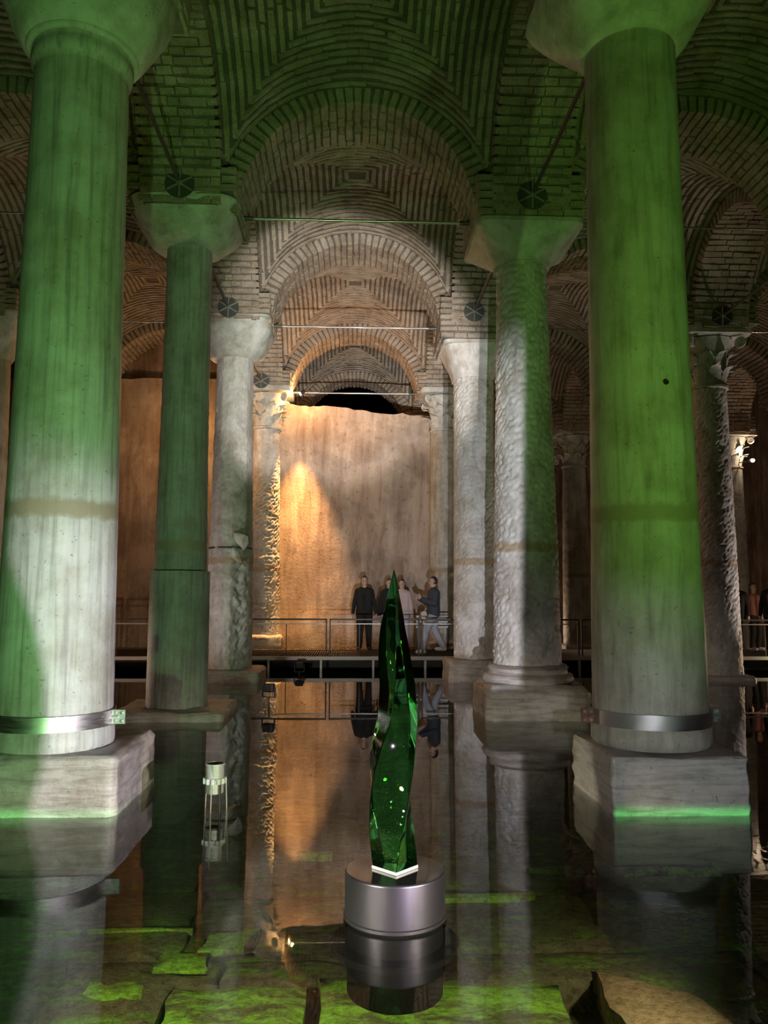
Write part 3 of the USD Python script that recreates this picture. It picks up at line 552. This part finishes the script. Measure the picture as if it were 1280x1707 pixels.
for xa, xb, y, lab in ((-6.5, -3.1, 11.08, 'tie rod crossing the left aisle behind the left front column'), (3.1, 6.5, 11.08, 'tie rod crossing right of the right front column, high up'), (-6.5, -3.1, 15.62, 'tie rod between the left front column and the dark two-piece column'),
                       (3.1, 6.5, 15.62, 'thin dull tie rod between the swelling column and the right front column'), (7.9, 11.5, 15.62, 'tie rod leaving the leafy capital at far right'), (3.1, 6.5, 20.9, 'lower thin tie rod behind the swelling column'), (7.9, 11.5, 25.4, 'distant tie rod ending at the bright lamp')):
    cross_rod(xa, xb, y, 7.05, lab, r=.013)
def disc_rod(x, ya, yb, z, label):
    t = thing('tie_rod', label, 'tie rod', (x, ya, z)); L = yb-ya
    obj('rod', bar((0, 0, 0), (0, L, 0), .024, 12), M['rod_dark'], t, smooth=50)
    for y, s in ((L, -1), (0, 1)):
        d = obj('anchor_plate', bar((0, y-s*.0, 0), (0, y+s*.022, 0), .20, 40), M['plate'], t, label='round ribbed anchor plate')
        for k in range(6):
            a = k*PI/3+.5; obj('rib', boxbar((.03*math.cos(a), y+s*.03, .03*math.sin(a)), (.19*math.cos(a), y+s*.026, .19*math.sin(a)), .018, .02), M['plate_rib'], d)
        obj('nut', bar((0, y, 0), (0, y+s*.11, 0), .036, 6), M['plate_rib'], d)
disc_rod(-2.4, 7.33, 10.31, 7.13, 'dark tie rod with a round plate on the pier of the dark two-piece column')
disc_rod(2.4, 7.33, 10.31, 7.08, 'dark tie rod with a round plate above the swelling column')
disc_rod(-2.44, 11.87, 14.85, 7.1, 'dark tie rod with a round plate over the faceted column')
disc_rod(2.3, 11.87, 14.85, 7.1, 'rusty tie rod with a pale round plate lit white on the right')
disc_rod(-2.4, 16.4, 20.1, 7.1, 'shadowed tie rod to the pier over the amber capital')
disc_rod(7.2, 7.33, 14.85, 7.1, 'long tie rod slanting to the leafy capital at far right')

# ------------------------------------------------------------------ walkway and railing
DZ, Y0, Y1 = .28, 17.75, 20.1
dk = thing('walkway', 'low dark metal walkway crossing the hall above the water, with a grating floor', 'walkway', (0, 0, 0))
obj('front_beam', box(20.4, .06, .085, (2.2, Y0, DZ-.045), .006), M['deck_steel'], dk)
obj('rear_beam', box(20.4, .06, .085, (2.2, Y1, DZ-.045)), M['deck_steel'], dk)
obj('skirt', box(20.4, .03, .62, (2.2, Y1-.05, -.06)), M['deck_dark'], dk)  # dark sheet added for the black shade under the deck
obj('deck_plate', box(20.4, Y1-Y0-.1, .012, (2.2, (Y0+Y1)/2, DZ-.04)), M['deck_dark'], dk)
for x in np.arange(-7.6, 12.3, 1.15):
    obj('leg', box(.05, .05, .6, (x, Y0+.03, -.07)), M['deck_steel'], dk)
obj('grating', cat([box(.012, Y1-Y0-.08, .03, (x, (Y0+Y1)/2, DZ-.015)) for x in np.arange(-7.9, 12.3, .055)]), M['deck_dark'], dk, kind='stuff')
def rail_panel(x0, x1, y, label):
    t = thing('railing', label, 'railing', ((x0+x1)/2, y, DZ)); h = (x1-x0)/2; H = .80
    obj('top_rail', box(2*h, .05, .035, (0, 0, H)), M['deck_dark'], t); obj('lower_rail', box(2*h, .03, .022, (0, 0, H-.10)), M['deck_steel'], t)
    for x in (-h+.012, h-.012): obj('end_post', box(.03, .05, H, (x, 0, H/2+.004)), M['deck_dark'], t)
    for x in (-h/3, h/3) if h > .9 else (0,): obj('baluster', box(.018, .018, H-.1, (x, 0, (H-.1)/2+.004)), M['deck_dark'], t)
labs = ['railing panel left of the left front column', 'railing panel seen between the left front and dark two-piece columns', 'railing panel behind the faceted column', 'railing panel under the amber end of the wall', 'railing panel in front of the man in black', 'railing panel in front of the striding visitor',
        'railing panel behind the pale rough column', 'railing panel glimpsed between the swelling and the right front columns', 'railing panel hidden by the right front column', 'railing panel behind the side-lit column', 'railing panel in front of the visitors at the right edge']
xs = [-7.9, -6.1, -4.25, -2.4, -.55, 1.5, 3.3, 5.1, 6.9, 8.7, 10.6, 12.4]
for a, b, lb in zip(xs[:-1], xs[1:], labs): rail_panel(a+.03, b-.03, Y0+.10, lb)
bn = thing('bench', 'dark slatted rail frame against the wall beside the striding visitor', 'bench', (2.0, 20.03, DZ+.002))
for z in (.55, .68, .81): obj('slat', box(.85, .04, .05, (0, 0, z)), M['deck_steel'], bn)
for x in (-.38, .38): obj('leg', box(.05, .05, .82, (x, .04, .41)), M['deck_dark'], bn)

# ------------------------------------------------------------------ lamps that are seen
lp = thing('spotlight_can', 'small grey open-topped lamp can standing in the water left of the sculpture', 'lamp', (-1.06, 6.2, 0))
obj('can', lathe([(.05, .12), (.066, .13), (.068, .33), (.075, .332), (.075, .345), (.060, .345), (.056, .2), (.05, .14)], 32, cap=False), M['lamp_grey'], lp, smooth=30)
obj('collar', cat([box(.022, .012, .04, (.078*math.cos(a), .078*math.sin(a), .22)) for a in np.arange(12)*PI/6] + [torus(.072, .008, .235, 24, 6)]), M['lamp_grey'], lp)
for k in range(3):
    a = k*2.1+.4; obj('leg', cat([bar((.085*math.cos(a), .085*math.sin(a), .24), (.11*math.cos(a), .11*math.sin(a), -.4), .004, 6)]), M['lamp_grey'], lp)
obj('cable', bar((.05, -.07, .2), (.07, -.1, -.4), .008, 6), M['black_metal'], lp)
def small_flood(x, y, z, label, rot=0):
    t = thing('floodlight', label, 'lamp', (x, y, 0), rot)
    obj('housing', cat([box(.16, .10, .12, (0, 0, z+.08), .015), bar((0, -.05, z+.08), (0, -.075, z+.08), .05, 16)]), M['black_metal'], t)
    obj('bracket', cat([boxbar((-.1, 0, z+.09), (-.1, 0, z-.05), .02, .012), boxbar((.1, 0, z+.09), (.1, 0, z-.05), .02, .012), boxbar((-.1, 0, z-.05), (.1, 0, z-.05), .02, .012)]), M['black_metal'], t)
    obj('stem', bar((0, 0, z-.05), (0, 0, -.5), .014, 8), M['black_metal'], t)
small_flood(-1.1, 16.6, .10, 'small black floodlight in the water before the walkway, under the railing', .3)
small_flood(-1.22, 11.7, .20, 'small black floodlight on a stem in the water beside the faceted column', -.4)
cl = thing('clip_spotlight', 'little bright spotlight clipped to the tie rod above the plaster wall', 'lamp', (-1.35, 20.45, 6.93))
obj('housing', bar((.05, -.0, .02), (-.06, -.02, -.06), .05, 16), M['black_metal'], cl); obj('lens', bar((-.062, -.02, -.061), (-.085, -.024, -.077), .046, 16), M['glow_amber'], cl); obj('clamp', cat([box(.04, .05, .07, (.03, .40, .011)), boxbar((.03, .02, .03), (.03, .40, .01), .02, .02)]), M['black_metal'], cl)
fx = thing('clip_spotlight', 'glaring spotlight on the distant tie rod at the right edge', 'lamp', (12.75, 24.6, 5.95))
obj('housing', bar((0, .12, 0), (0, 0, 0), .07, 16), M['black_metal'], fx); obj('lens', bar((0, -.005, 0), (0, -.03, -.0), .065, 16), M['glow_amber'], fx); obj('bracket', bar((0, .1, 0), (-.22, .5, 0), .014, 8), M['black_metal'], fx)
bulb('glare_lamp', (12.85, 24.75, 6.25), (1, .72, .5), 9, .03)

# unseen blockers added near the viewing platform: plates and a disc that shape the beams
for hx, tx in ((-.7, -.80), (2.6, 2.58)):
    hd = thing('lamp_hood', f'unseen added light hood at the water line, {"left" if hx < 0 else "right"} of the viewing platform', 'lamp', (tx, 1.3, 0))
    obj('hood', box(.36, .02, .30, (0, 0, .2467), .002), M['black_metal'], hd); obj('post', box(.03, .03, .8, (-.16, .03, -.1)), M['black_metal'], hd); obj('post', box(.03, .03, .8, (.16, .03, -.1)), M['black_metal'], hd)  # added plate that cuts the green beam to a low strip
fd = thing('barn_door_flood', 'unseen plates added to cut the white beam', 'lamp', (0, 0, 0))
obj('side_door', trimesh.creation.extrude_polygon(Polygon([(.669, .27), (.9, .27), (.9, .62), (.679, .62)]), .004, engine='earcut').apply_transform(trimesh.transformations.rotation_matrix(PI/2, [1, 0, 0])).apply_translation([0, 1.9, 0]), M['black_metal'], fd)
obj('lower_door', box(.5, .004, .7, (.65, 1.898, -.045)), M['black_metal'], fd)  # both plates added only to give the beam straight edges
dm = thing('drum_lamp', 'unseen round disc added to shade the left column', 'lamp', (1.434, 1.132, .335))
obj('drum', bar((.019, -.023, 0), (-.019, .023, 0), .23, 48), M['black_metal'], dm, smooth=30)  # no lamp inside; added disc that casts the curved shadow
obj('stand', bar((0, 0, -.1), (0, 0, -.85), .015, 8), M['black_metal'], dm)

# ------------------------------------------------------------------ glass sculpture
SX, SY = .185, 4.17
pd = thing('plinth', 'round black metal drum plinth standing in the water under the glass', 'plinth', (SX, SY, 0))
R0 = .252
obj('drum', lathe([(R0, .01), (R0, .222), (R0-.004, .229)], 96), M['gloss_black'], pd, smooth=30)
obj('submerged_drum', lathe([(R0-.014, -.45), (R0-.012, .009)], 96), M['wet_black'], pd, smooth=30)
obj('top_plate', lathe([(R0-.008, .229), (R0-.006, .232), (R0-.01, .234)], 96), M['mirror_black'], pd, smooth=30, label='mirror black top')
obj('waterline_rim', lathe([(R0, .012), (R0+.006, .012), (R0+.006, .026), (R0, .03)], 96, cap=False), M['gloss_black'], pd, smooth=30)
obj('foot_disc', lathe([(.315, -.14), (.322, -.135), (.322, -.112), (.315, -.106)], 96), M['wet_black'], pd, smooth=30, label='wider black disc just under water')
tab = np.array([  # z, side, centre offset x, twist in degrees
    (.25, 54.5, 0, 0), (.40, 58, -5, 18), (.577, 63.7, -8.5, 39), (.73, 66.5, -7, 50), (.85, 61, -2.5, 58), (.99, 51.5, 4, 68), (1.143, 44.5, 3.5, 80), (1.23, 42.5, 0, 87), (1.35, 37.6, -3, 95), (1.44, 31.5, -4.5, 100), (1.5, 26.5, -4, 103), (1.59, 17.8, -3.5, 108), (1.66, 10.6, -3, 112), (1.715, 4, -2.5, 115), (1.74, .6, -2.5, 117)])
from scipy.interpolate import PchipInterpolator
zz = np.linspace(.25, 1.74, 170); sc = PchipInterpolator(tab[:, 0], tab[:, 1])(zz)*.00300; ox = PchipInterpolator(tab[:, 0], tab[:, 2])(zz)*.00300; tw = np.radians(PchipInterpolator(tab[:, 0], tab[:, 3])(zz))
E_ = 10; e = np.linspace(-1, 1, E_, endpoint=False)
e = np.concatenate([[-1, -.95], np.linspace(-.84, .84, E_-3), [.95]])
sq = np.concatenate([np.stack([e, -np.ones(E_)], 1), np.stack([np.ones(E_), e], 1), np.stack([-e, np.ones(E_)], 1), np.stack([-np.ones(E_), -e], 1)])/2
sq[np.abs(sq).min(1) > .499] *= .972
ang = PI/4 + tw; ca, sa = np.cos(ang)[:, None], np.sin(ang)[:, None]
P = np.stack([sc[:, None]*(sq[None, :, 0]*ca-sq[None, :, 1]*sa)+ox[:, None], sc[:, None]*(sq[None, :, 0]*sa+sq[None, :, 1]*ca), np.repeat(zz[:, None], 4*E_, 1)], -1)
n4 = 4*E_; kk = len(zz); V = np.vstack([P.reshape(-1, 3), [[0, 0, .25]], [[ox[-1], 0, 1.742]]]); j = np.arange(n4); j2 = (j+1) % n4
F = np.vstack([grid_faces(kk, n4, True), np.stack([np.full(n4, kk*n4), j2, j], 1), np.stack([np.full(n4, kk*n4+1), (kk-1)*n4+j, (kk-1)*n4+j2], 1)])
gs = thing('glass_spire', 'twisted pointed spire of dark green glass on the round black plinth', 'sculpture', (SX, SY, 0))
gb = obj('spire', trimesh.Trimesh(V, F, process=False), M['glass'], gs, smooth=25)
bp = box(54.5*.003+.004, 54.5*.003+.004, .014, (0, 0, .242), .002); bp.apply_transform(trimesh.transformations.rotation_matrix(PI/4, [0, 0, 1])); obj('base_plate', bp, M['white_edge'], gs, label='thin white base plate')
bb = []; ico = trimesh.creation.icosphere(1, 1.0)
for _ in range(260):
    z = .27+abs(rng.normal(0, .28)); 
    if z > 1.1: continue
    s = np.interp(z, zz, sc)*.46; a, b = rng.uniform(-s, s, 2); t = PI/4+np.interp(z, zz, tw); q = ico.copy(); q.apply_scale(rng.uniform(.0006, .0016)); q.apply_translation([a*math.cos(t)-b*math.sin(t)+np.interp(z, zz, ox), a*math.sin(t)+b*math.cos(t), z]); bb.append(q)
obj('bubbles', cat(bb), M['bubble'], gs, kind='stuff')

# ------------------------------------------------------------------ people
def hull2(a, ra, b, rb):
    s = [m3.Manifold.sphere(r, 14).translate([float(q) for q in p]) for p, r in ((a, ra), (b, rb))]
    return m3.Manifold.batch_hull(s)
def limb(bones): return m3.Manifold.batch_boolean([hull2(*b) for b in bones], m3.OpType.Add)
def skin_mesh(mm, step=.03, it=6):
    q = mm.refine_to_length(step).to_mesh(); t = trimesh.Trimesh(q.vert_properties[:, :3], q.tri_verts, process=True)
    trimesh.smoothing.filter_taubin(t, iterations=it); return t
def person(label, loc, face, top, legs_m, shoe, height=1.75, stride=0.0, arms='down', hair='short', topgrow=.009, group=None, sleeve=None, lean=0.0, bag=None, phone=False, female=False):
    """figure standing at loc, facing angle `face` (0 = towards -y); built in a frame where it faces -y"""
    loc = (loc[0], loc[1], loc[2]+.014); t = thing('person', label, 'person', loc, face, group); k = height/1.75
    V3 = lambda *p: np.array(p, float)*k
    sw = .15 if female else .168
    hipz, shz, neck = 0.93, 1.43, 1.49
    B = []  # body bones by group
    torso = [(V3(-.085, 0, .93), .115*k, V3(.085, 0, .93), .115*k), (V3(-.07, 0, .95), .115*k, V3(-.085, 0, 1.15), .105*k), (V3(.07, 0, .95), .115*k, V3(.085, 0, 1.15), .105*k), (V3(-.085, .0, 1.12), .105*k, V3(-sw+.06, .01, 1.37), .10*k), (V3(.085, .0, 1.12), .105*k, V3(sw-.06, .01, 1.37), .10*k),
             (V3(-sw+.05, .01, 1.38), .095*k, V3(sw-.05, .01, 1.38), .095*k), (V3(-sw, .01, shz-.03), .062*k, V3(0, .01, shz+.03), .06*k), (V3(sw, .01, shz-.03), .062*k, V3(0, .01, shz+.03), .06*k)]
    nck = [(V3(0, .015, 1.42), .062*k, V3(0, -.005, 1.56), .055*k)]
    legs, feet, kz = [], [], .49
    for s in (-1, 1):
        fy = s*stride
        hip = V3(s*.09, 0, .91); ank = V3(s*.095+s*.02*(stride == 0), fy*-1, .085 if not (stride and s == -1) else .13); kn = (hip+ank)/2 + V3(0, -.05-abs(stride)*.12, .02)
        legs += [(hip, .098*k, kn, .062*k), (kn, .064*k, ank, .043*k)]
        tip = ank + V3(s*.03, -.16, -.045); feet += [(ank+V3(0, .03, -.04), .042*k, tip, .034*k), (ank, .045*k, ank+V3(0, .02, -.03), .045*k)]
    armb, hands = [], []
    for s in (-1, 1):
        sh = V3(s*sw, .01, shz-.04)
        if arms == 'phone' : el, wr, d = V3(s*(sw+.06), -.03, 1.14), V3(s*.10, -.30, 1.24), V3(0, -.5, .6)
        elif arms == 'walk': el, wr, d = V3(s*(sw+.05), .08*s, 1.13), V3(s*(sw+.06), .10*s-.12, .90), V3(0, -.25, -.9)
        else: el, wr, d = V3(s*(sw+.07), .03, 1.14), V3(s*(sw+.11), -.03, .88), V3(s*.12, -.12, -1)
        armb += [(sh, .058*k, el, .045*k), (el, .045*k, wr, .033*k)]
        d = d/np.linalg.norm(d); side = np.cross(d, [1, 0, 0.]); side /= np.linalg.norm(side); pal = wr+d*.075*k; fr = np.cross(side, d)*s
        hands += [(wr, .027*k, pal+side*.02*k, .021*k), (wr, .027*k, pal-side*.02*k, .021*k)]
        for i_, (o, L) in enumerate(((-.03, .062), (-.011, .074), (.010, .072), (.029, .056))):
            b0 = pal+side*o*k; m1 = b0+d*L*.55*k; tipp = m1+(d*.8-fr*.5)*L*.5*k; hands += [(b0, .0095*k, m1, .0088*k), (m1, .0088*k, tipp, .0076*k)]
        th0 = wr+d*.03*k-side*.022*k; th1 = th0+(d*.6-side*.7)*.035*k; hands += [(th0, .0115*k, th1, .0098*k), (th1, .0098*k, th1+(d*.9-side*.2)*.03*k, .0085*k)]
    hd = m3.Manifold.sphere(1.0, 40).scale([.076*k, .093*k, .115*k]).translate([0, 0, 1.645*k])
    jaw = hull2(V3(0, -.035, 1.565), .045*k, V3(0, -.03, 1.62), .06*k)
    nose = hull2(V3(0, -.088, 1.645), .009*k, V3(0, -.105, 1.612), .014*k)
    brow = hull2(V3(-.035, -.076, 1.668), .013*k, V3(.035, -.076, 1.668), .013*k)
    lips = hull2(V3(-.018, -.083, 1.582), .009*k, V3(.018, -.083, 1.582), .009*k)
    ears = [hull2(V3(s*.077, .005, 1.63), .012*k, V3(s*.08, .01, 1.665), .014*k) for s in (-1, 1)]
    body = m3.Manifold.batch_boolean([limb(torso+nck+legs+armb+[(f[0], f[1]*.8, f[2], f[3]*.8) for f in feet]), limb(hands), hd, jaw, nose, brow, lips]+ears, m3.OpType.Add)
    bd = obj('body', skin_mesh(body, .022, 4), M['skin'], t, smooth=60)
    for s in (-1, 1):
        e = trimesh.creation.icosphere(2, .0125*k); e.apply_translation(V3(s*.032, -.077, 1.645)); obj('eye', e, M['hair_dark'], bd, smooth=True)
    g = topgrow*k; grow = lambda bs, q: [(a, ra+q, b, rb+q) for a, ra, b, rb in bs]
    tops = limb(grow(torso, g)+grow(armb[:], g*.9)) - m3.Manifold.cube([2, 2, 1], True).translate([0, 0, float(.80*k-.5)])
    for s in (-1, 1):  # open cuff: trim the wrist ball
        pass
    obj('top', skin_mesh(tops, .03, 5), M[top], t, smooth=60)
    tr = limb(grow(legs, .022*k)+grow(torso[:1], .008*k)) 
    obj('trousers', skin_mesh(tr, .035, 5), M[legs_m], t, smooth=60)
    for s in range(2): obj('shoe', skin_mesh(limb(grow(feet[2*s:2*s+2], .008*k)), .02, 3) , M[shoe], t, smooth=60)
    hs = m3.Manifold.sphere(1.0, 36).scale([.084*k, .100*k, .118*k]).translate([0, .008*k, 1.662*k])
    hs = hs - m3.Manifold.cube([.3*k, .2*k, .3*k], True).rotate([-18, 0, 0]).translate([0, -.135*k, 1.60*k]) - m3.Manifold.cube([.4, .4, .3], True).translate([0, 0, 1.59*k-.15])
    if hair == 'long': hs = hs + limb([(V3(-.055, .03, 1.66), .042*k, V3(-.075, .04, 1.36), .035*k), (V3(.055, .03, 1.66), .042*k, V3(.075, .04, 1.36), .035*k), (V3(0, .06, 1.66), .06*k, V3(0, .075, 1.34), .05*k)])
    obj('hair', skin_mesh(hs, .02, 3), M['hair_dark'], bd, smooth=60)
    if bag:
        b = stone_block(.13*k, .32*k, .30*k, (-.36*k if bag == 'left' else .36*k, -.05, .80*k), .04, .04, .02, 6, 3)
        bg = thing('handbag', 'soft white shopping bag carried by the striding visitor', 'bag', loc, face)
        obj('pouch', b, M['cloth_white'], bg, smooth=60); x_ = -.36*k if bag == 'left' else .36*k
        obj('handle', cat([bar((x_, -.15, .93*k), (x_, -.05, 1.06*k), .008, 6), bar((x_, .05, .93*k), (x_, -.05, 1.06*k), .008, 6)]), M['cloth_white'], bg)
    if phone:
        ph = thing('phone', 'small glowing phone held up by the striding visitor', 'phone', loc, face)
        b = box(.075, .012, .15, (0, -.36*k, 1.34*k), .003); obj('case', b, M['black_metal'], ph); obj('screen', box(.066, .002, .135, (0, -.353*k, 1.34*k)), M['glow_phone'], ph)
    return t
person('man in black sweater and black trousers standing behind the railing before the wall', (.28, 19.7, DZ), 0.06, 'cloth_charcoal', 'cloth_black', 'shoe_black', 1.78)
person('person in black jacket mostly hidden behind the glass spire', (.90, 19.9, DZ), 0.2, 'cloth_black', 'cloth_white', 'shoe_black', 1.72, hair='long', female=True, topgrow=.03)
person('woman in pale pink top with long dark hair, beside the glass spire', (1.20, 19.6, DZ), -.3, 'cloth_pink', 'cloth_denim', 'shoe_white', 1.70, hair='long', female=True, topgrow=.022)
person('visitor in dark jacket and pale jeans striding left along the walkway', (1.86, 18.5, DZ), -PI/2+.15, 'cloth_navy', 'cloth_denim', 'shoe_white', 1.74, stride=.26, arms='phone', topgrow=.026, bag='left', phone=True)
person('visitor in dark clothes with lit face beside the far-right column', (9.45, 19.3, DZ), -.9, 'cloth_black', 'cloth_black', 'shoe_black', 1.72)
person('smaller visitor in a reddish top between two dark figures at right', (9.95, 19.5, DZ), .4, 'cloth_red', 'cloth_charcoal', 'shoe_white', 1.64, hair='long', female=True)
person('dark-clad visitor cut by the right edge of the photo, nearest of the right group', (9.82, 18.35, DZ), PI*.8, 'cloth_black', 'cloth_charcoal', 'shoe_black', 1.76)
